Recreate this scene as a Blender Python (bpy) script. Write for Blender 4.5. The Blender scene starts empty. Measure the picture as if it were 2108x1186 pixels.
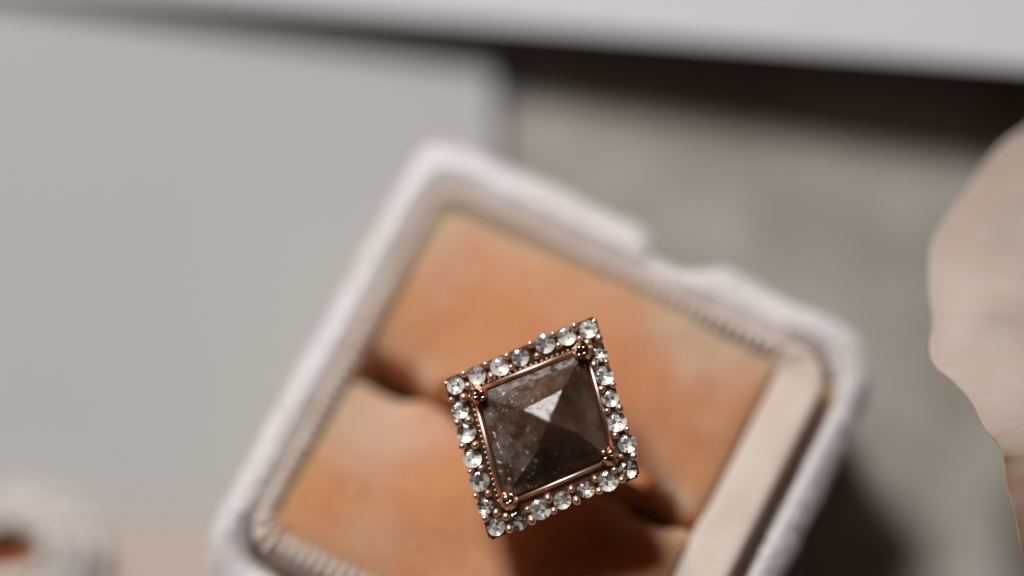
import bpy, bmesh, math, random
from mathutils import Vector, Matrix, noise
# ------------------------------------------------------------------ units: 1 Blender unit = 1 cm
R = math.radians
rnd = random.Random(7)
scene = bpy.context.scene
scene.unit_settings.system = 'METRIC'
scene.unit_settings.scale_length = 0.01
# ------------------------------------------------------------------ camera: macro lens over the ring, leaning in from the near side
PW, PH = 2108.0, 1186.0
LENS, SENS, DIST = 100.0, 36.0, 18.0
TILT, AZ = R(17.5), R(-82)
TARGET = Vector((0, 0, 1.75))
back = Vector((math.sin(TILT)*math.cos(AZ), math.sin(TILT)*math.sin(AZ), math.cos(TILT)))
CAM = TARGET + back*DIST
cx = Vector((0, 1, 0)).cross(back).normalized()
cy = back.cross(cx).normalized()
cam_data = bpy.data.cameras.new('camera')
cam = bpy.data.objects.new('camera', cam_data)
scene.collection.objects.link(cam)
m = Matrix((cx, cy, back)).transposed().to_4x4(); m.translation = CAM
cam.matrix_world = m
cam_data.lens = LENS; cam_data.sensor_width = SENS
cam_data.clip_start = 0.5; cam_data.clip_end = 500
scene.camera = cam
HEAD_Z = 2.2

def at(px, py, z=0.0, pt=None, n=None):
    """point of the horizontal plane z (or of a plane pt, n) seen at this place of the photograph"""
    d = cx*((px-PW/2)/PW*SENS/LENS) - cy*((py-PH/2)/PW*SENS/LENS) - back
    if pt is None: pt = Vector((0, 0, z)); n = Vector((0, 0, 1))
    return CAM + d*((pt-CAM).dot(n)/d.dot(n))

HEAD_O = at(1117, 884, HEAD_Z)
cam_data.dof.use_dof = True
cam_data.dof.focus_distance = (CAM-HEAD_O).dot(back) - 0.02
cam_data.dof.aperture_fstop = 0.046          # about f/4.6 of a real 100 mm lens at this unit scale
cam_data.dof.aperture_blades = 0
# ------------------------------------------------------------------ light: one window from behind-left, an added weak broad fill, a dim room
world = bpy.data.worlds.new('World'); scene.world = world; world.use_nodes = True
bg = world.node_tree.nodes['Background']
bg.inputs[0].default_value = (1.0, 0.52, 0.26, 1); bg.inputs[1].default_value = 0.016

def area(name, az, el, dist, size, power, col, sy=None):
    d = Vector((math.cos(R(el))*math.cos(R(az)), math.cos(R(el))*math.sin(R(az)), math.sin(R(el))))
    L = bpy.data.lights.new(name, 'AREA'); L.shape = 'RECTANGLE'; L.size = size; L.size_y = sy or size
    L.energy = power; L.color = col
    o = bpy.data.objects.new(name, L); scene.collection.objects.link(o)
    o.location = d*dist; o.rotation_euler = (-d).to_track_quat('-Z', 'Y').to_euler()
    return o
area('window_light', 114, 54, 60, 13, 35000, (0.985, 0.985, 0.985))
area('fill_light', 152, 42, 60, 50, 2300, (1.0, 0.80, 0.62), 40)  # unseen fill added for metal and gem reflections, placed to miss the dark shadows
scene.view_settings.view_transform = 'Standard'
scene.view_settings.look = 'None'
scene.view_settings.exposure = 0
scene.cycles.max_bounces = 10
scene.cycles.sample_clamp_indirect = 6
scene.cycles.use_denoising = True

# ------------------------------------------------------------------ materials
def mat(name, col, rough=0.5, metal=0.0, sheen=0.0, ior=1.45, **kw):
    M = bpy.data.materials.new(name); M.use_nodes = True
    b = M.node_tree.nodes['Principled BSDF']
    b.inputs['Base Color'].default_value = (*col, 1); b.inputs['Roughness'].default_value = rough
    b.inputs['Metallic'].default_value = metal; b.inputs['IOR'].default_value = ior
    if sheen:
        b.inputs['Sheen Weight'].default_value = sheen
        b.inputs['Sheen Roughness'].default_value = kw.get('sheen_rough', 0.4)
        b.inputs['Sheen Tint'].default_value = (*kw.get('sheen_tint', (1, 1, 1)), 1)
    if 'spec' in kw: b.inputs['Specular IOR Level'].default_value = kw['spec']
    return M
def nd(M, kind, **props):
    n = M.node_tree.nodes.new(kind)
    for k, v in props.items(): setattr(n, k, v)
    return n
def ln(M, a, b): M.node_tree.links.new(a, b)
def coords(M): return nd(M, 'ShaderNodeTexCoord').outputs['Object']
def noise_tex(M, scale, detail=4, rough=0.5, vec=None):
    n = nd(M, 'ShaderNodeTexNoise'); n.inputs['Scale'].default_value = scale
    n.inputs['Detail'].default_value = detail; n.inputs['Roughness'].default_value = rough
    ln(M, vec or coords(M), n.inputs['Vector']); return n.outputs['Fac']
def ramp(M, fac, stops):
    r = nd(M, 'ShaderNodeValToRGB'); e = r.color_ramp.elements
    while len(e) > 1: e.remove(e[-1])
    e[0].position = stops[0][0]; e[0].color = (*stops[0][1], 1)
    for p, c in stops[1:]:
        x = e.new(p); x.color = (*c, 1)
    ln(M, fac, r.inputs[0]); return r.outputs[0]
def mixc(M, fac, a, b):
    x = nd(M, 'ShaderNodeMix', data_type='RGBA')
    if hasattr(fac, 'links'): ln(M, fac, x.inputs[0])
    else: x.inputs[0].default_value = fac
    for s, v in ((x.inputs[6], a), (x.inputs[7], b)):
        if isinstance(v, tuple): s.default_value = (*v, 1)
        else: ln(M, v, s)
    return x.outputs[2]
def base(M, out): ln(M, out, M.node_tree.nodes['Principled BSDF'].inputs['Base Color'])
def bump(M, h, strength, dist):
    b = nd(M, 'ShaderNodeBump'); b.inputs['Strength'].default_value = strength; b.inputs['Distance'].default_value = dist
    ln(M, h, b.inputs['Height']); ln(M, b.outputs[0], M.node_tree.nodes['Principled BSDF'].inputs['Normal'])

def fabric(name, c1, c2, scale=1.6, sheen=0.5, tint=(1, .9, .85)):
    M = mat(name, c1, 0.9, sheen=sheen, sheen_tint=tint, spec=0.15)
    base(M, mixc(M, ramp(M, noise_tex(M, scale, 2), [(0.4, (0, 0, 0)), (0.62, (1, 1, 1))]), c1, c2))
    bump(M, noise_tex(M, 60, 4, 0.7), 0.5, 0.012)
    return M
m_peach = fabric('peach_velvet', (.675, .335, .155), (.70, .49, .35), 1.0, 0.55, (1, .83, .74))
for k_, v_ in (('Subsurface Weight', .7), ('Subsurface Radius', (.40, .05, .012)), ('Sheen Roughness', .75), ('Subsurface Scale', 1.0)):
    m_peach.node_tree.nodes['Principled BSDF'].inputs[k_].default_value = v_
m_liner = fabric('beige_ribbon', (.73, .59, .50), (.77, .65, .565), 3, 0.4)
m_shell = fabric('white_velvet', (.92, .85, .83), (.95, .91, .90), 2.5, 0.25, (1, .97, .97))

m_board = mat('white_board_paint', (.67, .65, .65), 0.5, spec=0.3)
base(m_board, mixc(m_board, noise_tex(m_board, 1.3, 3), (.57, .55, .55), (.615, .595, .60)))
m_card = mat('grey_card', (.5, .48, .45), 0.75, spec=0.2)
m_table = mat('greige_stone', (.3, .28, .24), 0.7, spec=0.25)
def finish_card():
    c = coords(m_card)
    col = mixc(m_card, noise_tex(m_card, .5, 3, .5, c), (.475, .455, .43), (.505, .48, .458))
    # the card turns faintly pink across its lower part
    sep = nd(m_card, 'ShaderNodeSeparateXYZ'); ln(m_card, c, sep.inputs[0])
    mr = nd(m_card, 'ShaderNodeMapRange'); ln(m_card, sep.outputs[1], mr.inputs[0])
    mr.inputs[1].default_value = at(300, 1020, .2).y; mr.inputs[2].default_value = at(300, 1120, .2).y
    base(m_card, mixc(m_card, mr.outputs[0], col, (.56, .455, .40)))
finish_card()
base(m_table, mixc(m_table, ramp(m_table, noise_tex(m_table, .8, 4, .55), [(.38, (0, 0, 0)), (.62, (1, 1, 1))]), (.285, .25, .205), (.39, .365, .32)))
m_gold = mat('rose_gold', (.95, .70, .58), 0.42, 1.0)
m_gold2 = mat('worn_rose_gold', (.88, .52, .35), 0.24, 1.0)
bump(m_gold2, noise_tex(m_gold2, 30, 3), .25, .01)
m_claw = mat('polished_claw', (.80, .50, .36), .12, 1.0)
bump(m_claw, noise_tex(m_claw, 45, 3), .4, .01)
m_petal = mat('blush_petal', (.55, .43, .37), 0.55, sheen=.2, spec=.25)
def finish_petal():
    M = m_petal; b = M.node_tree.nodes['Principled BSDF']
    b.inputs['Subsurface Weight'].default_value = .6
    b.inputs['Subsurface Radius'].default_value = (.12, .06, .03)
    c = coords(M); mp = nd(M, 'ShaderNodeMapping'); mp.inputs['Scale'].default_value = (1.0, 4.5, 1.0)
    mp.inputs['Rotation'].default_value = (0, 0, R(8)); ln(M, c, mp.inputs[0])
    vein = noise_tex(M, 2.2, 6, .6, mp.outputs[0])
    col = mixc(M, ramp(M, vein, [(.3, (0, 0, 0)), (.7, (1, 1, 1))]), (.66, .53, .45), (.645, .57, .52))
    at_ = nd(M, 'ShaderNodeAttribute', attribute_name='tan')
    base(M, mixc(M, at_.outputs['Fac'], col, (.50, .26, .12)))
    a1 = nd(M, 'ShaderNodeAttribute', attribute_name='along'); a2 = nd(M, 'ShaderNodeAttribute', attribute_name='inward')
    m1 = nd(M, 'ShaderNodeMath', operation='MULTIPLY'); ln(M, a1.outputs['Fac'], m1.inputs[0]); m1.inputs[1].default_value = 34
    m2 = nd(M, 'ShaderNodeMath', operation='MULTIPLY'); ln(M, a2.outputs['Fac'], m2.inputs[0]); m2.inputs[1].default_value = 5
    cb = nd(M, 'ShaderNodeCombineXYZ'); ln(M, m1.outputs[0], cb.inputs[0]); ln(M, m2.outputs[0], cb.inputs[1])
    fan = noise_tex(M, 1.6, 5, .6, cb.outputs[0])
    base(M, mixc(M, at_.outputs['Fac'], mixc(M, ramp(M, fan, [(.35, (0, 0, 0)), (.65, (1, 1, 1))]), (.63, .50, .425), col), (.50, .26, .12)))
    bump(M, fan, .20, .02)
finish_petal()

def crown_mat():
    """clear polished crown of a small brilliant"""
    M = bpy.data.materials.new('diamond_crown'); M.use_nodes = True; N = M.node_tree.nodes
    N.remove(N['Principled BSDF'])
    fr = nd(M, 'ShaderNodeFresnel'); fr.inputs['IOR'].default_value = 2.3
    bp = nd(M, 'ShaderNodeBump'); bp.inputs['Strength'].default_value = .35; bp.inputs['Distance'].default_value = .006
    ln(M, noise_tex(M, 50, 3, .7), bp.inputs['Height'])
    tr = nd(M, 'ShaderNodeBsdfTransparent'); tr.inputs[0].default_value = (1.0, .965, .935, 1)
    gl = nd(M, 'ShaderNodeBsdfGlossy'); gl.inputs['Roughness'].default_value = .12; ln(M, bp.outputs[0], gl.inputs['Normal'])
    ge = nd(M, 'ShaderNodeNewGeometry'); iv = nd(M, 'ShaderNodeMath', operation='SUBTRACT'); iv.inputs[0].default_value = 1; ln(M, ge.outputs['Backfacing'], iv.inputs[1])
    mu = nd(M, 'ShaderNodeMath', operation='MULTIPLY'); ln(M, fr.outputs[0], mu.inputs[0]); ln(M, iv.outputs[0], mu.inputs[1])
    mx = nd(M, 'ShaderNodeMixShader'); ln(M, mu.outputs[0], mx.inputs[0]); ln(M, tr.outputs[0], mx.inputs[1]); ln(M, gl.outputs[0], mx.inputs[2])
    ln(M, mx.outputs[0], N['Material Output'].inputs['Surface']); return M
m_crown = crown_mat()
def pav(name, col, met=.2, rough=.3):
    M = mat(name, col, rough, met, ior=2.0)
    bump(M, noise_tex(M, 40, 3), .25, .006); return M
m_pavs = [pav('diamond_pavilion', (.97, .98, .97)), pav('diamond_pavilion_cool', (.62, .64, .64), .5, .2), pav('diamond_pavilion_warm', (.30, .25, .22), .5, .2)]
m_pavs2 = [pav('smoky_pavilion', (.55, .50, .46)), pav('smoky_pavilion_dark', (.22, .17, .15), .7, .2), pav('smoky_pavilion_warm', (.35, .24, .18), .8, .2)]
def stone_mat():
    M = mat('salt_and_pepper_diamond', (.07, .045, .03), 0.13, ior=1.75)
    for k_, v_ in (('Subsurface Weight', .7), ('Subsurface Radius', (.5, .25, .13))):
        M.node_tree.nodes['Principled BSDF'].inputs[k_].default_value = v_
    c = coords(M)
    cloud = noise_tex(M, 5, 6, .65, c)
    col = ramp(M, cloud, [(.32, (.050, .022, .010)), (.5, (.105, .052, .028)), (.68, (.17, .105, .07))])
    # cloudy grey zone and white pinpoint inclusions towards one side
    sep = nd(M, 'ShaderNodeSeparateXYZ'); ln(M, c, sep.inputs[0])
    mr = nd(M, 'ShaderNodeMapRange'); ln(M, sep.outputs[0], mr.inputs[0]); mr.inputs[1].default_value = .02; mr.inputs[2].default_value = -.36
    zone = nd(M, 'ShaderNodeMath', operation='MULTIPLY'); ln(M, mr.outputs[0], zone.inputs[0])
    ln(M, ramp(M, noise_tex(M, 9, 5, .7, c), [(.42, (0, 0, 0)), (.62, (1, 1, 1))]), zone.inputs[1])
    col = mixc(M, zone.outputs[0], col, (.25, .215, .185))
    v = nd(M, 'ShaderNodeTexVoronoi'); v.inputs['Scale'].default_value = 26
    wc = nd(M, 'ShaderNodeTexNoise'); wc.inputs['Scale'].default_value = 14; ln(M, c, wc.inputs['Vector'])
    wa = nd(M, 'ShaderNodeMix', data_type='VECTOR'); wa.inputs[0].default_value = .12; ln(M, c, wa.inputs[4]); ln(M, wc.outputs['Color'], wa.inputs[5]); ln(M, wa.outputs[1], v.inputs['Vector'])
    dots = ramp(M, v.outputs['Distance'], [(.16, (1, 1, 1)), (.30, (0, 0, 0))])
    z2 = nd(M, 'ShaderNodeMath', operation='MULTIPLY'); ln(M, dots, z2.inputs[0])
    ln(M, ramp(M, noise_tex(M, 6.5, 2, .5, c), [(.43, (0, 0, 0)), (.52, (1, 1, 1))]), z2.inputs[1])
    z3 = nd(M, 'ShaderNodeMath', operation='MULTIPLY'); ln(M, z2.outputs[0], z3.inputs[0])
    mr2 = nd(M, 'ShaderNodeMapRange'); ln(M, sep.outputs[0], mr2.inputs[0]); mr2.inputs[1].default_value = .10; mr2.inputs[2].default_value = -.10
    ln(M, mr2.outputs[0], z3.inputs[1])
    base(M, mixc(M, z3.outputs[0], col, (.72, .66, .60)))
    rr = nd(M, 'ShaderNodeMapRange'); ln(M, noise_tex(M, 22, 5, .7, c), rr.inputs[0])
    rr.inputs[1].default_value = .35; rr.inputs[2].default_value = .65; rr.inputs[3].default_value = .10; rr.inputs[4].default_value = .36
    ln(M, rr.outputs[0], M.node_tree.nodes['Principled BSDF'].inputs['Roughness'])
    bump(M, noise_tex(M, 18, 4, .7, c), .12, .01)
    return M
m_stone = stone_mat()
m_amber = mat('dark_amber_stone', (.10, .03, .012), .1, ior=1.9)
m_silver = mat('pale_metal', (.66, .60, .54), .3, 1.0)

# ------------------------------------------------------------------ builders
def link(name, me, material, parent=None, smooth=False, kind=None):
    if material: me.materials.append(material)
    if smooth:
        for p in me.polygons: p.use_smooth = True
    o = bpy.data.objects.new(name, me); scene.collection.objects.link(o)
    if parent: o.parent = parent
    if kind: o['kind'] = kind
    return o
def from_bm(bm, name):
    me = bpy.data.meshes.new(name); bmesh.ops.recalc_face_normals(bm, faces=bm.faces); bm.to_mesh(me); bm.free(); return me
def thing(name, label, cat, loc=(0, 0, 0), group=None):
    o = bpy.data.objects.new(name, None); scene.collection.objects.link(o); o.location = loc
    o.empty_display_size = .2
    o['label'] = label; o['category'] = cat
    if group: o['group'] = group
    return o
def tag(o, label, cat): o['label'] = label; o['category'] = cat
def hull(pts, name):
    bm = bmesh.new()
    for p in pts: bm.verts.new(p)
    bmesh.ops.convex_hull(bm, input=bm.verts)
    bmesh.ops.dissolve_limit(bm, angle_limit=R(.5), verts=bm.verts, edges=bm.edges)
    return from_bm(bm, name)
def prism(poly, z0, z1, name, bevel=0, seg=3, top=None):
    """poly: list of Vector xy; top: optional z per corner"""
    bm = bmesh.new()
    lo = [bm.verts.new((p[0], p[1], z0)) for p in poly]
    hi = [bm.verts.new((p[0], p[1], top[i] if top else z1)) for i, p in enumerate(poly)]
    bm.faces.new(hi); bm.faces.new(lo[::-1])
    n = len(poly)
    for i in range(n): bm.faces.new((lo[i], lo[(i+1) % n], hi[(i+1) % n], hi[i]))
    if bevel:
        es = [e for e in bm.edges if any(v in hi for v in e.verts) and all(v in hi for v in e.verts)]
        bmesh.ops.bevel(bm, geom=es, offset=bevel, segments=seg, affect='EDGES', profile=.5)
    return from_bm(bm, name)
def tube(pts, rad, name, seg=12, closed=False):
    bm = bmesh.new(); rings = []
    n = len(pts)
    for i, p in enumerate(pts):
        a = pts[(i-1) % n] if closed or i > 0 else pts[i]
        b = pts[(i+1) % n] if closed or i < n-1 else pts[i]
        t = (b-a).normalized()
        u = t.orthogonal().normalized() if abs(t.z) > .95 else t.cross(Vector((0, 0, 1))).normalized()
        w = t.cross(u)
        r = rad[i] if isinstance(rad, list) else rad
        rings.append([bm.verts.new(p + (u*math.cos(k/seg*2*math.pi) + w*math.sin(k/seg*2*math.pi))*r) for k in range(seg)])
    for i in range(n if closed else n-1):
        A, B = rings[i], rings[(i+1) % n]
        for k in range(seg): bm.faces.new((A[k], A[(k+1) % seg], B[(k+1) % seg], B[k]))
    if not closed: bm.faces.new(rings[0][::-1]); bm.faces.new(rings[-1])
    return from_bm(bm, name)
def ball(r, name, sx=1, sy=1, sz=1, u=14, v=9):
    bm = bmesh.new(); bmesh.ops.create_uvsphere(bm, u_segments=u, v_segments=v, radius=r)
    bmesh.ops.scale(bm, vec=(sx, sy, sz), verts=bm.verts); return from_bm(bm, name)
def copy(o, parent):
    c = o.copy(); scene.collection.objects.link(c); c.parent = parent; return c

# ------------------------------------------------------------------ the setting: table, grey card, white board
CARD = 0.2
bm = bmesh.new()
bmesh.ops.create_grid(bm, x_segments=2, y_segments=2, size=45)
table = link('table_surface', from_bm(bm, 'table_surface'), m_table, kind='structure')

e1 = at(1014, 130, CARD); e2 = at(1020, 330, CARD)
d = (e2-e1).normalized(); s = Vector((.09, 0, 0))
ea = e1 - d*12
eb = e2 + (d+s).normalized()*14
card = link('grey_card', prism([(-24, ea.y), (ea.x, ea.y), (e2.x, e2.y), (eb.x, eb.y), (-24, eb.y)], 0.002, CARD, 'grey_card', .09, 4), m_card, smooth=False)
tag(card, 'thick matte pale grey card under the ring box, pinkish towards its near end', 'card')

bl = at(0, -34, .36); br = at(2108, 141, .82)
dd = (br-bl); up = Vector((-dd.y, dd.x, 0)).normalized()
A = bl - dd*.22; B = br + dd*.45
pl = [(A.x, A.y), (B.x, B.y), (B.x+up.x*14, B.y+up.y*14), (A.x+up.x*14, A.y+up.y*14)]
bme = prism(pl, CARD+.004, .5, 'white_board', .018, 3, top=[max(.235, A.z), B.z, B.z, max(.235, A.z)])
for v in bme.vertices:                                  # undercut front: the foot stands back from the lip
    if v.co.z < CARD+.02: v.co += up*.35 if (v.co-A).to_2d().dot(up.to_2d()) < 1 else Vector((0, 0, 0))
m_side_shade = mat('board_side_shade', (.10, .05, .025), .8)  # dark brown side colour paints in the shade below the white top
bme.materials.append(m_board); bme.materials.append(m_side_shade)
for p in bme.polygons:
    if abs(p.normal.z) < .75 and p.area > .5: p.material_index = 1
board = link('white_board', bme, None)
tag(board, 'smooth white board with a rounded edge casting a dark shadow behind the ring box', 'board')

# ------------------------------------------------------------------ ring box
CZ = 1.36                                     # cushion edge height
pA, pB, pC = at(924, 428, CZ), at(1602, 752, CZ), at(576, 1100, CZ)
U = (pB-pA); U.z = 0; LU = U.length; U.normalize()
V = Vector((U.y, -U.x, 0)); LV = abs((pC-pA).dot(V))
if (pC-pA).dot(V) < 0: V = -V
BC = pA + U*(LU/2) + V*(LV/2); BC.z = CARD+.002
print('BOX inner', LU, LV, 'center', BC, 'skew', (pC-pA).dot(U))
box = thing('ring_box', 'open white velvet ring box with ribbed beige lining and split peach cushion', 'ring box', BC)
box.matrix_world = Matrix(((U.x, -V.x, 0, BC.x), (U.y, -V.y, 0, BC.y), (0, 0, 1, BC.z), (0, 0, 0, 1)))   # local x = U, local y = -V (up in the photo)
HU, HV = LU/2, LV/2
Z0 = BC.z
# path round the opening: (x, y, nx, ny, side weights) ; sides: top(+y) right(+x) bottom(-y) left(-x)
def path(step=.0095, r=.09):
    out = []
    corners = [(HU-r, HV-r, 90), (HU-r, -HV+r, 0), (-HU+r, -HV+r, -90), (-HU+r, HV-r, -180)]
    # start top-left going right, clockwise
    segs = [('line', (-HU+r, HV), (HU-r, HV), 90), ('arc', corners[0]), ('line', (HU, HV-r), (HU, -HV+r), 0), ('arc', corners[1]),
            ('line', (HU-r, -HV), (-HU+r, -HV), -90), ('arc', corners[2]), ('line', (-HU, -HV+r), (-HU, HV-r), 180), ('arc', corners[3])]
    for sg in segs:
        if sg[0] == 'line':
            a, b, ang = Vector(sg[1]), Vector(sg[2]), sg[3]; n = int((b-a).length/step)
            for i in range(n):
                p = a.lerp(b, i/n); out.append((p.x, p.y, ang))
        else:
            x, y, a0 = sg[1]
            for i in range(21):
                ang = a0 - 90*i/21; out.append((x+r*math.cos(R(ang)), y+r*math.sin(R(ang)), ang))
    return out
PATH = path()
def side_val(ang, top, right, bottom, left, late=False):
    a = ang % 360
    vals = [right, top, left, bottom]; k = int(a//90) % 4; f = (a-90*k)/90
    if late and k == 0: f = min(1, f/late)
    f = f*f*(3-2*f)
    return vals[k]*(1-f) + vals[(k+1) % 4]*f
def sweep(profile, name, material, smooth=True, under=None):
    """profile(i, x, y, ang) -> list of (offset, z) closed ring"""
    bm = bmesh.new(); rings = []
    for i, (x, y, ang) in enumerate(PATH):
        nx, ny = math.cos(R(ang)), math.sin(R(ang))
        kc = max(abs(nx), abs(ny))**-(.75 if ny >= -.01 and nx < .01 else .12)
        rings.append([bm.verts.new((x+nx*o*kc, y+ny*o*kc, z-Z0)) for o, z in profile(i, x, y, ang)])
    n = len(rings)
    for i in range(n):
        a, b = rings[i], rings[(i+1) % n]
        for k in range(len(a)):
            f_ = bm.faces.new((a[k], a[(k+1) % len(a)], b[(k+1) % len(a)], b[k]))
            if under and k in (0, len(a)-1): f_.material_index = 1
    o = link(name, from_bm(bm, name), material, box, smooth)
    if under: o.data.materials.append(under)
    return o
def lip(o0, o1, zlo_in, z, zlo_out, rr, seg=5, lean=0.0):
    """a wall between offsets o0..o1 with a rounded top at z"""
    w = (o1-o0); rr = min(rr, w/2)
    pts = [(o0, zlo_in)]
    for k in range(seg+1):
        a = math.pi - math.pi/2*k/seg; pts.append((o0+rr+rr*math.cos(a)+lean*0, z-rr+rr*math.sin(a)))
    for k in range(seg+1):
        a = math.pi/2 - math.pi/2*k/seg; pts.append((o1-rr+rr*math.cos(a), z-rr+rr*math.sin(a)))
    pts.append((o1, zlo_out)); return pts
W1 = dict(top=.10, right=.335, bottom=.16, left=.11)
GR = dict(top=.008, right=.10, bottom=.10, left=.008)
W2 = dict(top=.29, right=.155, bottom=.24, left=.205)
def liner_profile(i, x, y, ang):
    w1 = side_val(ang, **W1)
    rib = abs(math.sin(i*math.pi/7.0))**.6*(1-.65*side_val(ang, 0, 1, 0, 0))
    fl = side_val(ang, 0, 1, .5, 0)                       # near side: flatter and broader
    zi, zo = 1.485-.045*fl, 1.51-.03*side_val(ang, 0, 0, 1, 0)
    q = .034*rib*side_val(ang, 1, .35, 2.1, .9)*(1+.25*noise.noise(Vector((i*.11, 0, 0)))); pr = [(-q*.4, .35), (-q*.4, zi-.035), (.012-q, zi-.012), (.035, zi+q)]
    for k in range(1, 6):
        t = k/6; pr.append((.035+(w1-.06)*t, zi+(zo-zi)*(t**.85)+q))
    return pr + [(w1-.02, zo+q*.4), (w1+q*.3, zo-.02), (w1+q*.3, .5)]
sweep(liner_profile, 'ribbed_lining', m_liner, under=m_peach)  # peach on the inner face paints in the orange shade line beside the cushion
notch_x = None
pn = at(1335, 505, 1.5); notch_x = (Vector((pn.x, pn.y, 0))-Vector((BC.x, BC.y, 0))).dot(U)
def sstep(a, b, x): t = max(0, min(1, (x-a)/(b-a))); return t*t*(3-2*t)
def shell_profile(i, x, y, ang):
    w1, g, w2 = side_val(ang, **W1), side_val(ang, **GR), side_val(ang, **W2, late=.6)
    z = side_val(ang, 1.56, 1.44, 1.42, 1.56); slant = side_val(ang, 0, .62, 0, 0, late=.18)
    if y > HV-.14 and x > -HU+.2:                       # far side: raised lip ends part-way along
        k = sstep(notch_x-.08, notch_x+.08, x)
        z -= .035*k; w2 -= .15*k*(1-sstep(notch_x+.25, notch_x+.55, x))
    wob = noise.noise(Vector((x*2.1, y*2.1, 3)))
    z += .025*wob; w2 += .03*noise.noise(Vector((x*2.6, y*2.6, 8))) + .012*noise.noise(Vector((x*8, y*8, 2)))
    prof = lip(w1+g, w1+g+w2, .5, z, z-.22, .16, 8)
    prof = [(o, zz - slant*max(0, o-w1-g)) for o, zz in prof]
    return prof + [(w1+g+w2-.09, z-.33), (w1+g+w2-.12, Z0+.001)]
sweep(shell_profile, 'velvet_shell', m_shell)
bm = bmesh.new()
vs = [bm.verts.new((x+.2*math.cos(R(a)), y+.2*math.sin(R(a)), .3)) for x, y, a in PATH[::3]]
bm.faces.new(vs)
link('box_floor', from_bm(bm, 'box_floor'), m_shell, box)
bm = bmesh.new()
vs = [bm.verts.new((x+(side_val(a, **W1)+side_val(a, **GR)+.02)*math.cos(R(a)), y+(side_val(a, **W1)+side_val(a, **GR)+.02)*math.sin(R(a)), 1.03)) for x, y, a in PATH[::3]]
bm.faces.new(vs[:]);
inn = [bm.verts.new((x*.9, y*.9, .85)) for x, y, a in PATH[::3]]
bm.faces.remove(bm.faces[:][0])
for i in range(len(vs)): bm.faces.new((vs[i], vs[(i+1) % len(vs)], inn[(i+1) % len(vs)], inn[i]))
link('groove_floor', from_bm(bm, 'groove_floor'), m_peach, box)

# cushion halves: soft pads either side of the slot that grips the band
def half(sign):
    bm = bmesh.new(); NX, NY = 90, 64; g = []
    for j in range(NY+1):
        row = []
        for i in range(NX+1):
            x = -HU + 2*HU*i/NX
            f = j/NY; f = 1-(1-f)**1.6 if f < 1 else 1
            f = j/NY
            # denser sampling next to the slot
            f = f**2.4
            xm = x - SLOT_MID
            opn = math.exp(-((x+.98)/.20)**4) + math.exp(-((x-.90)/.17)**4); hw = .005 + .065*opn + .05*math.exp(-((xm+.05)/.60)**8)
            y = sign*(hw + (HV-hw)*f)
            dx = min(x+HU, HU-x); dy = HV-abs(y); ds = abs(y)-hw
            z = CZ + .118
            z -= .06*math.exp(-dx/.03)*.35 + .06*.35*math.exp(-dy/.03); z += .03*math.exp(-(xm/.6)**2)
            z += .06*math.sin(math.pi*min(1, max(0, (x+HU)/(2*HU))))*math.sin(math.pi*min(1, (abs(y)/HV)))
            z -= (.05+.09*opn)*math.exp(-(ds/.09)) + .75*math.exp(-(ds/.014))
            z += .035*noise.noise(Vector((x*1.7, y*1.7, sign*4+1))) + .008*noise.noise(Vector((x*6, y*6, sign)))
            row.append(bm.verts.new((x, y, z-Z0)))
        g.append(row)
    for j in range(NY):
        for i in range(NX): bm.faces.new((g[j][i], g[j][i+1], g[j+1][i+1], g[j+1][i]))
    # skirt down to the floor of the box
    rim = [g[0][i] for i in range(NX+1)] + [g[j][NX] for j in range(1, NY+1)] + [g[NY][i] for i in range(NX-1, -1, -1)] + [g[j][0] for j in range(NY-1, 0, -1)]
    lo = [bm.verts.new((v.co.x, v.co.y, .02)) for v in rim]
    for k in range(len(rim)): bm.faces.new((rim[k], rim[(k+1) % len(rim)], lo[(k+1) % len(rim)], lo[k]))
    bm.faces.new(lo)
    o = link('cushion_half', from_bm(bm, 'cushion_half'), m_peach, box, True)
    return o
ho = Vector((HEAD_O.x-BC.x, HEAD_O.y-BC.y, 0)); SLOT_MID = ho.dot(U)
print('head in box frame', SLOT_MID, ho.dot(-V))
half(1); half(-1)

# the nap of the velvet: short fibres standing on the shell's rim and on the cushion
def pile(src, count, length, width, material, lean, zmin, seed, clump):
    me = src.data; q = random.Random(seed); me.calc_loop_triangles()
    tris = [t for t in me.loop_triangles if t.center.z > zmin]
    cum = []; tot = 0
    for t in tris: tot += t.area; cum.append(tot)
    import bisect
    V_, F_ = [], []
    vs_ = me.vertices
    for k in range(count):
        t = tris[min(len(tris)-1, bisect.bisect(cum, q.random()*tot))]
        a, b, c = (vs_[i].co for i in t.vertices); n_ = t.normal
        u, v = q.random(), q.random()
        if u+v > 1: u, v = 1-u, 1-v
        p = a + (b-a)*u + (c-a)*v
        nz = Vector((noise.noise(p*clump), noise.noise(p*clump+Vector((9, 0, 0))), 0))
        d = (n_ + lean*.5 + nz*.8 + Vector((q.gauss(0, .28), q.gauss(0, .28), q.gauss(0, .12)))).normalized()
        L_ = length*q.uniform(.5, 1.15); sd = d.orthogonal().normalized()
        sd = (Matrix.Rotation(q.uniform(0, 6.28), 3, d) @ sd)*width*.5
        i0 = len(V_); V_ += [p - n_*.003 - sd, p - n_*.003 + sd, p + d*L_]; F_.append((i0, i0+1, i0+2))
    m2 = bpy.data.meshes.new('velvet_nap'); m2.from_pydata(V_, [], F_); m2.materials.append(material)
    o = bpy.data.objects.new('velvet_nap', m2); scene.collection.objects.link(o); o.parent = box; o['kind'] = 'stuff'
    return o
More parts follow.
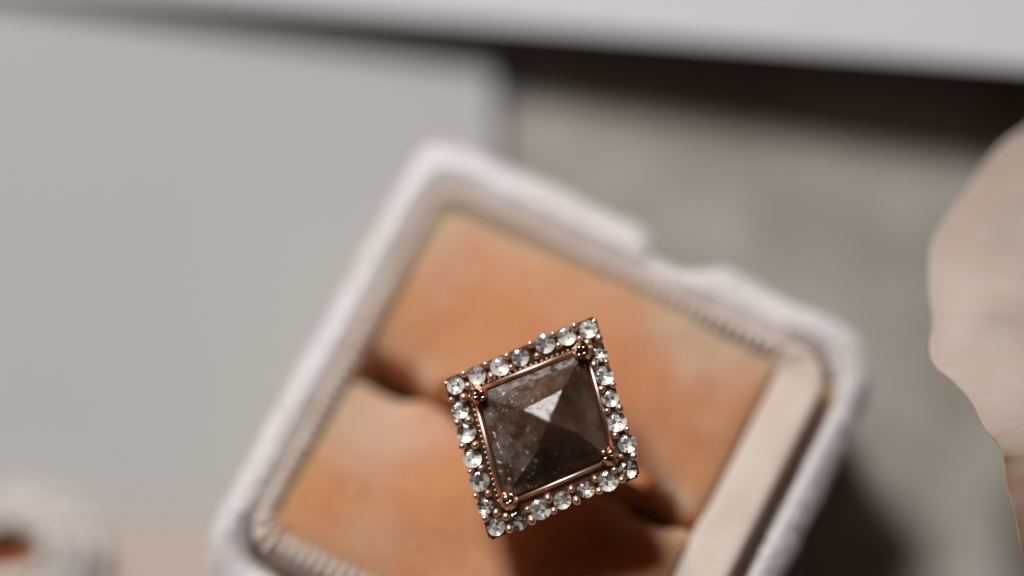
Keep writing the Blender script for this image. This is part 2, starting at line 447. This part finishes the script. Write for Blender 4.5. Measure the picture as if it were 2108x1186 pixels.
def nap_mat(name, c1, c2, scale):
    M = bpy.data.materials.new(name); M.use_nodes = True; N = M.node_tree.nodes; N.remove(N['Principled BSDF'])
    col = mixc(M, ramp(M, noise_tex(M, scale, 2), [(.4, (0, 0, 0)), (.62, (1, 1, 1))]), c1, c2)
    df = nd(M, 'ShaderNodeBsdfDiffuse'); tl = nd(M, 'ShaderNodeBsdfTranslucent'); mx = nd(M, 'ShaderNodeMixShader'); mx.inputs[0].default_value = .5
    ln(M, col, df.inputs[0]); ln(M, col, tl.inputs[0]); ln(M, df.outputs[0], mx.inputs[1]); ln(M, tl.outputs[0], mx.inputs[2])
    ln(M, mx.outputs[0], N['Material Output'].inputs['Surface']); return M
n_white = nap_mat('white_nap', (.985, .955, .945), (.99, .97, .965), 2.5)
n_peach = nap_mat('peach_nap', (.95, .585, .31), (.95, .72, .53), 1.0)
parts = {o.name.split('.')[0]: o for o in box.children}
pile(parts['velvet_shell'], 42000, .038, .009, n_white, Vector((.2, -.2, .1)), 1.0, 5, 5)
for k_, o in enumerate([o for o in list(box.children) if o.name.startswith('cushion_half')]):
    pile(o, 45000, .018, .006, n_peach, Vector((.3, -.3, 0)), .9, 8+k_, 2.2)

# ------------------------------------------------------------------ the ring
tilt_dir = Vector((math.cos(R(-92)), math.sin(R(-92)), 0))
HN = (Vector((0, 0, 1))*math.cos(R(12)) + tilt_dir*math.sin(R(12))).normalized()
ring = thing('diamond_ring', 'rose gold ring with square smoky brown stone and halo of small white diamonds', 'ring')
hc = [at(*p, pt=HEAD_O, n=HN) for p in ((938, 794), (1211, 678), (1292, 967), (1021, 1084))]     # TL TR BR BL halo corners
HX = ((hc[1]-hc[0]) + (hc[2]-hc[3])).normalized(); HX = (HX - HN*HX.dot(HN)).normalized(); HY = HN.cross(HX)
ring.matrix_world = Matrix(((HX.x, HY.x, HN.x, HEAD_O.x), (HX.y, HY.y, HN.y, HEAD_O.y), (HX.z, HY.z, HN.z, HEAD_O.z), (0, 0, 0, 1)))
RM = ring.matrix_world.copy(); RMi = RM.inverted()
def hp(px, py, z=0.0):
    """a point of the ring head, in its own frame, lying z above the plane of the halo"""
    q = RMi @ at(px, py, pt=HEAD_O+HN*z, n=HN); return q
HC = [RMi @ p for p in hc]
cen = sum(HC, Vector())/4
def grow(pts, k):                     # offset a quad outwards by k
    n = len(pts); out = []
    for i in range(n):
        a, b, c = pts[i-1], pts[i], pts[(i+1) % n]
        u = (a-b).normalized(); w = (c-b).normalized(); bi = -(u+w).normalized()
        s_ = math.sqrt(max(1e-6, (1-u.dot(w))/2)); out.append(b + bi*k/s_)
    return out
def quad_frame(outer, inner, z0, z1, name, bev=.008):
    bm = bmesh.new(); n = 4
    vo0 = [bm.verts.new((p.x, p.y, z0)) for p in outer]; vo1 = [bm.verts.new((p.x, p.y, z1)) for p in outer]
    vi0 = [bm.verts.new((p.x, p.y, z0)) for p in inner]; vi1 = [bm.verts.new((p.x, p.y, z1)) for p in inner]
    for i in range(n):
        j = (i+1) % n
        bm.faces.new((vo0[i], vo0[j], vo1[j], vo1[i])); bm.faces.new((vi0[j], vi0[i], vi1[i], vi1[j]))
        bm.faces.new((vo1[i], vo1[j], vi1[j], vi1[i])); bm.faces.new((vo0[j], vo0[i], vi0[i], vi0[j]))
    bmesh.ops.bevel(bm, geom=list(bm.edges), offset=bev, segments=2, affect='EDGES')
    return from_bm(bm, name)
# halo plate, its under-gallery and the inner rails
link('halo_frame', quad_frame(grow(HC, .064), grow(HC, -.075), -.085, -.022, 'halo_frame', .016), m_gold2, ring)
link('gallery', quad_frame(grow(HC, .02), grow(HC, -.10), -.19, -.087, 'gallery', .012), m_gold2, ring)
ST = [hp(985, 812, .0), hp(1199, 728, .0), hp(1256, 938, .0), hp(1042, 1028, .0)]     # centre stone corners
for p in ST: p.z = 0
# stepped rails either side of the stone
RAIL = grow(ST, .028)
rl = []
for i in range(4):
    a, b = RAIL[i], RAIL[(i+1) % 4]
    a2 = a.lerp(b, .09); b2 = a.lerp(b, .91)
    o = link('inner_rail', tube([a2+Vector((0, 0, -.012)), a2.lerp(b2, .5)+Vector((0, 0, -.008)), b2+Vector((0, 0, -.012))], .0145, 'inner_rail', 10), m_gold, ring, True)
# milgrain along the rail on the two left-hand sides
mil = ball(.0085, 'milgrain_bead', u=8, v=6); mil.materials.append(m_gold)
for p in mil.polygons: p.use_smooth = True
RAIL2 = grow(ST, .05)
for i in (3, 0):
    a, b = RAIL2[i], RAIL2[(i+1) % 4]
    for k in range(20):
        o = bpy.data.objects.new('milgrain_bead', mil); scene.collection.objects.link(o); o.parent = ring
        o.location = a.lerp(b, .08+.84*k/19) + Vector((0, 0, -.010))

# centre stone: girdle, narrow bevel step, steep lower facets, flatter inner pyramid to the apex
apex = hp(1129, 868, .215)
def stone_mesh():
    bm = bmesh.new(); c = sum(ST, Vector())/4
    apx = Vector((apex.x, apex.y, .211))
    def lay(k, z, cc=None):
        cc = cc or c
        return [bm.verts.new(((cc + (p-c)*k).x, (cc + (p-c)*k).y, z)) for p in ST]
    L = [lay(.55, -.16), lay(1.0, -.015), lay(1.0, .004), lay(.865, .0305)]
    def px(x, y, z): q = hp(x, y, z); return bm.verts.new((q.x, q.y, z))
    L.append([px(1078, 844, .172), px(1157, 804, .166), px(1186, 889, .146), px(1104, 931, .138)])
    bm.faces.new(L[0][::-1])
    for a, b in zip(L, L[1:]):
        for i in range(4):
            j = (i+1) % 4
            if b is L[4] and i == 1:
                bm.faces.new((a[i], a[j], b[j])); bm.faces.new((a[i], b[j], b[i]))
            else: bm.faces.new((a[i], a[j], b[j], b[i]))
    t = bm.verts.new(apx)
    for i in range(4): bm.faces.new((L[4][i], L[4][(i+1) % 4], t))
    bmesh.ops.triangulate(bm, faces=bm.faces)
    return from_bm(bm, 'centre_stone')
link('centre_stone', stone_mesh(), m_stone, ring)
# girdle seat under the stone
link('seat', quad_frame(grow(ST, .012), grow(ST, -.05), -.08, -.025, 'seat', .006), m_gold2, ring)

# halo stones
def brilliant(r, name):
    pts = []
    for k in range(8):
        a = k*math.pi/4; pts.append((.54*r*math.cos(a), .54*r*math.sin(a), .285*r))
        b = a+math.pi/8; pts.append((.80*r*math.cos(b), .80*r*math.sin(b), .20*r))
        pts.append((.5*r*math.cos(b), .5*r*math.sin(b), -.20*r))
    for k in range(16):
        a = k*math.pi/8
        pts.append((r*math.cos(a), r*math.sin(a), .03*r)); pts.append((r*math.cos(a), r*math.sin(a), -.03*r))
    pts.append((0, 0, -.30*r)); return hull(pts, name)
def dress(me, pavs, seed):
    q = random.Random(seed); me.materials.append(m_crown)
    for M in pavs: me.materials.append(M)
    rmax = max(v.co.x for v in me.vertices)
    for p in me.polygons:
        if p.center.z < -.05*rmax: p.material_index = 1+q.choice((0, 0, 0, 1, 1, 2))  # random pale and dark facet colours imitate the stone's inner reflections
    return me
gem1 = [dress(brilliant(.061, 'halo_stone'), m_pavs, k) for k in range(5)]
gem2 = [dress(brilliant(.059, 'halo_stone'), m_pavs2, k+9) for k in range(3)]
HS = [(938,794),(981,772),(1029,754),(1071,736),(1122,707),(1166,691),(1211,678),
      (1232,728),(1243,773),(1256,820),(1269,869),(1291,913),(1292,967),
      (1252,990),(1206,1008),(1158,1030),(1112,1049),(1067,1072),(1021,1084),
      (998,1042),(987,992),(972,944),(960,890),(947,844)]
smoky = {7, 12, 14, 17, 19}
pos = []
for i, (x, y) in enumerate(HS):
    me = rnd.choice(gem2) if i in smoky else rnd.choice(gem1)
    o = bpy.data.objects.new('halo_stone', me); scene.collection.objects.link(o); o.parent = ring
    p = hp(x, y, .0); p.z = .004*rnd.uniform(-1, 1); o.location = p; pos.append(p)
    o.rotation_euler = (R(rnd.uniform(-14, 14)), R(rnd.uniform(-14, 14)), rnd.uniform(0, 6.28))
    k = rnd.uniform(.88, 1.07); o.scale = (k, k*rnd.uniform(.95, 1.04), 1)
# shared prong beads between neighbouring stones
bead = ball(.0225, 'bead_prong', u=12, v=8); bead.materials.append(m_gold)
for p in bead.polygons: p.use_smooth = True
n = len(pos)
for i in range(n):
    a, b = pos[i], pos[(i+1) % n]; mid = (a+b)/2; t = (b-a).normalized(); nrm = Vector((t.y, -t.x, 0))
    for sg in (-1, 1):
        o = bpy.data.objects.new('bead_prong', bead); scene.collection.objects.link(o); o.parent = ring
        o.location = mid + nrm*sg*rnd.uniform(.034, .042) + t*rnd.uniform(-.007, .007) + Vector((0, 0, .012))
        k = rnd.uniform(.68, 1.2); o.scale = (k, k*rnd.uniform(.85, 1.2), k)
# corner claws of the centre stone
for i, (x, y) in enumerate(((990, 816), (1197, 728), (1249, 936), (1049, 1026))):
    p = hp(x, y, .02); out = (p-Vector((cen.x, cen.y, 0))); out.z = 0; out.normalize()
    q = random.Random(40+i); sd = Vector((-out.y, out.x, 0))
    pts = []
    for k in range(9):                       # filed, slightly irregular claw with a squared shoulder
        a_ = 2*math.pi*k/9; rr = .060*q.uniform(.85, 1.12)
        e_ = out*math.cos(a_)*rr*1.05 + sd*math.sin(a_)*rr + out*.018
        pts += [p+e_+Vector((0, 0, -.15)), p+e_*1.0+Vector((0, 0, .012*q.uniform(.4, 1.2))), p+e_*.62+Vector((0, 0, .040*q.uniform(.8, 1.1)))]
    o = link('corner_claw', hull(pts, 'corner_claw'), m_claw, ring)
    for dx_, dy_, rr in ((.022, .020, .021), (-.024, .006, .017), (.004, -.020, .019), (.004, .034, .013)):
        tip = link('claw_tip', ball(rr, 'claw_tip', 1, .85, .75), m_claw, o, True)
        tip.location = p + sd*dx_*q.uniform(.8, 1.2) + out*dy_ + Vector((0, 0, .043))
# band standing in the slot
SR = .76
ctr = HEAD_O - HN*(.25+SR)
sb = RMi @ ctr
bm = bmesh.new(); NS = 96; rings = []
slot = U.copy(); LEAN = (HN - U*HN.dot(U)).normalized(); SIDE = LEAN.cross(slot)
for i in range(NS):
    a = 2*math.pi*i/NS
    c_ = ctr + slot*math.cos(a)*SR + LEAN*math.sin(a)*SR
    rad_dir = slot*math.cos(a) + LEAN*math.sin(a)
    topw = max(0, math.sin(a))**3
    hw, hr = .065 + .03*topw, .045
    sec = []
    for k in range(12):
        b = 2*math.pi*k/12
        sec.append(bm.verts.new(RMi @ (c_ + SIDE*math.cos(b)*hw + rad_dir*math.sin(b)*hr)))
    rings.append(sec)
for i in range(NS):
    A_, B_ = rings[i], rings[(i+1) % NS]
    for k in range(12): bm.faces.new((A_[k], A_[(k+1) % 12], B_[(k+1) % 12], B_[k]))
link('band', from_bm(bm, 'band'), m_gold2, ring, True)
# shoulders carrying the halo down to the band
for sg in (-1, 1):
    w1_ = RMi @ (ctr + slot*sg*SR*.62 + LEAN*SR*.79)
    w3_ = RMi @ (HEAD_O + slot*sg*.50 - HN*.12)
    link('shoulder', tube([w1_, w1_.lerp(w3_, .5), w3_], [.045, .045, .04], 'shoulder', 12), m_gold2, ring, True)

# ------------------------------------------------------------------ cream rosette, lower left
jo = at(10, 1136, CARD+.22)
m_cream = fabric('cream_ribbon', (.80, .75, .71), (.64, .55, .48), 4, .3)
m_cup = mat('brown_hollow', (.36, .14, .055), .8)
jewel = thing('ribbon_rosette', 'cream lumpy rosette with hollow brown centre lying on the grey card', 'rosette', (jo.x, jo.y, CARD))
bm = bmesh.new(); rg = []
for rr_, z_ in ((.66, .003), (.66, .06), (.58, .14), (.34, .20), (.25, .24), (.21, .22), (.17, .12), (.08, .07), (.004, .06)):
    rg.append([bm.verts.new((rr_*math.cos(a/16*math.pi), rr_*(.7 if rr_ > .3 else .52)*math.sin(a/16*math.pi), z_)) for a in range(32)])
for p_, q_ in zip(rg, rg[1:]):
    for k in range(32): bm.faces.new((p_[k], p_[(k+1) % 32], q_[(k+1) % 32], q_[k]))
bm.faces.new(rg[0][::-1]); bm.faces.new(rg[-1])
me = from_bm(bm, 'cup'); me.materials.append(m_cream); me.materials.append(m_cup)
for p in me.polygons:
    if (p.center.x**2+(p.center.y/.52)**2)**.5 < .24: p.material_index = 1
link('cup', me, None, jewel, True)
lp = ball(1, 'ribbon_loop', u=16, v=10); lp.materials.append(m_cream)
for p in lp.polygons: p.use_smooth = True
for (rx, cnt, zz, w_, l_) in ((.315, 9, .22, .08, .13), (.46, 11, .18, .09, .15), (.60, 14, .10, .06, .16)):
    for k in range(cnt):
        a = 2*math.pi*(k+.3)/cnt
        o = bpy.data.objects.new('ribbon_loop', lp); scene.collection.objects.link(o); o.parent = jewel
        o.location = (rx*math.cos(a), rx*(.64 if rx < .4 else .7)*math.sin(a), zz+rnd.uniform(-.02, .02)); o.scale = (w_, l_, .07)
        o.rotation_euler = (R(rnd.uniform(-14, 14)), R(rnd.uniform(-14, 14)), a+R(rnd.uniform(5, 25)))

# ------------------------------------------------------------------ blush petal at the right
OUT = [(2150,238,.95),(2108,266,.97),(2060,300,1.0),(2010,360,1.04),(1985,400,1.06),(1945,455,1.10),(1920,500,1.13),(1914,540,1.15),(1913,600,1.19),(1921,660,1.24),
       (1914,715,1.28),(1925,755,1.30),(1960,785,1.32),(2000,830,1.33),(2028,885,1.34),(2052,912,1.33),(2065,938,1.32),(2066,956,1.30),(2072,1005,1.26),(2088,1060,1.2),(2100,1125,1.12),(2118,1190,1.0),(2140,1260,.9)]
def catmull(P, sub=6):
    o = []
    for i in range(len(P)-1):
        p0, p1, p2, p3 = P[max(0, i-1)], P[i], P[i+1], P[min(len(P)-1, i+2)]
        for k in range(sub):
            t = k/sub
            o.append(.5*((2*p1)+(-p0+p2)*t+(2*p0-5*p1+4*p2-p3)*t*t+(-p0+3*p1-3*p2+p3)*t**3))
    o.append(P[-1]); return o
edge = catmull([at(x, y, z+.68) for x, y, z in OUT])
soft = []
for i in range(len(edge)):
    w = [edge[max(0, min(len(edge)-1, i+k))] for k in range(-16, 17)]; soft.append(sum(w, Vector())/len(w))
root = at(2560, 900, 0) ; root.z = .03
bm = bmesh.new(); lay = bm.verts.layers.float.new('tan'); lay_s = bm.verts.layers.float.new('along'); lay_t = bm.verts.layers.float.new('inward'); NT = 34; G = []
for i, e in enumerate(edge):
    s_ = i/(len(edge)-1); row = []
    for k in range(NT+1):
        t = (k/NT)**1.5
        e_ = e.lerp(soft[i], 1-math.exp(-t/.06)); p = e_.lerp(root, t)
        z = e_.z*(1-t) + root.z*t
        z += .9*math.sin(math.pi*min(1, t))*(.35+.3*math.sin(math.pi*s_)) * (1-.3*t)
        z += .030*noise.noise(Vector((p.x*3, p.y*3, 0)))*min(1, t*6)
        z += .015*math.exp(-t/.02)
        v = bm.verts.new((p.x, p.y, z)); row.append(v)
        tn = 1.3*max(0, min(1, (s_-.62)/.1))*math.exp(-t/.06)*(.55+.45*noise.noise(Vector((s_*22, 0, 0))))
        tn += .22*math.exp(-((t-.05)/.03)**2)*max(0, math.sin(s_*9))
        v[lay] = max(0, min(1, tn)); v[lay_s] = s_; v[lay_t] = t
    G.append(row)
for i in range(len(G)-1):
    for k in range(NT): bm.faces.new((G[i][k], G[i][k+1], G[i+1][k+1], G[i+1][k]))
me = from_bm(bm, 'petal')
petal = link('petal', me, m_petal, None, True)
sm = petal.modifiers.new('thickness', 'SOLIDIFY'); sm.thickness = .007; sm.offset = 0
tag(petal, 'blush pink petal with a wavy rim and tan edge, standing at the right', 'petal')
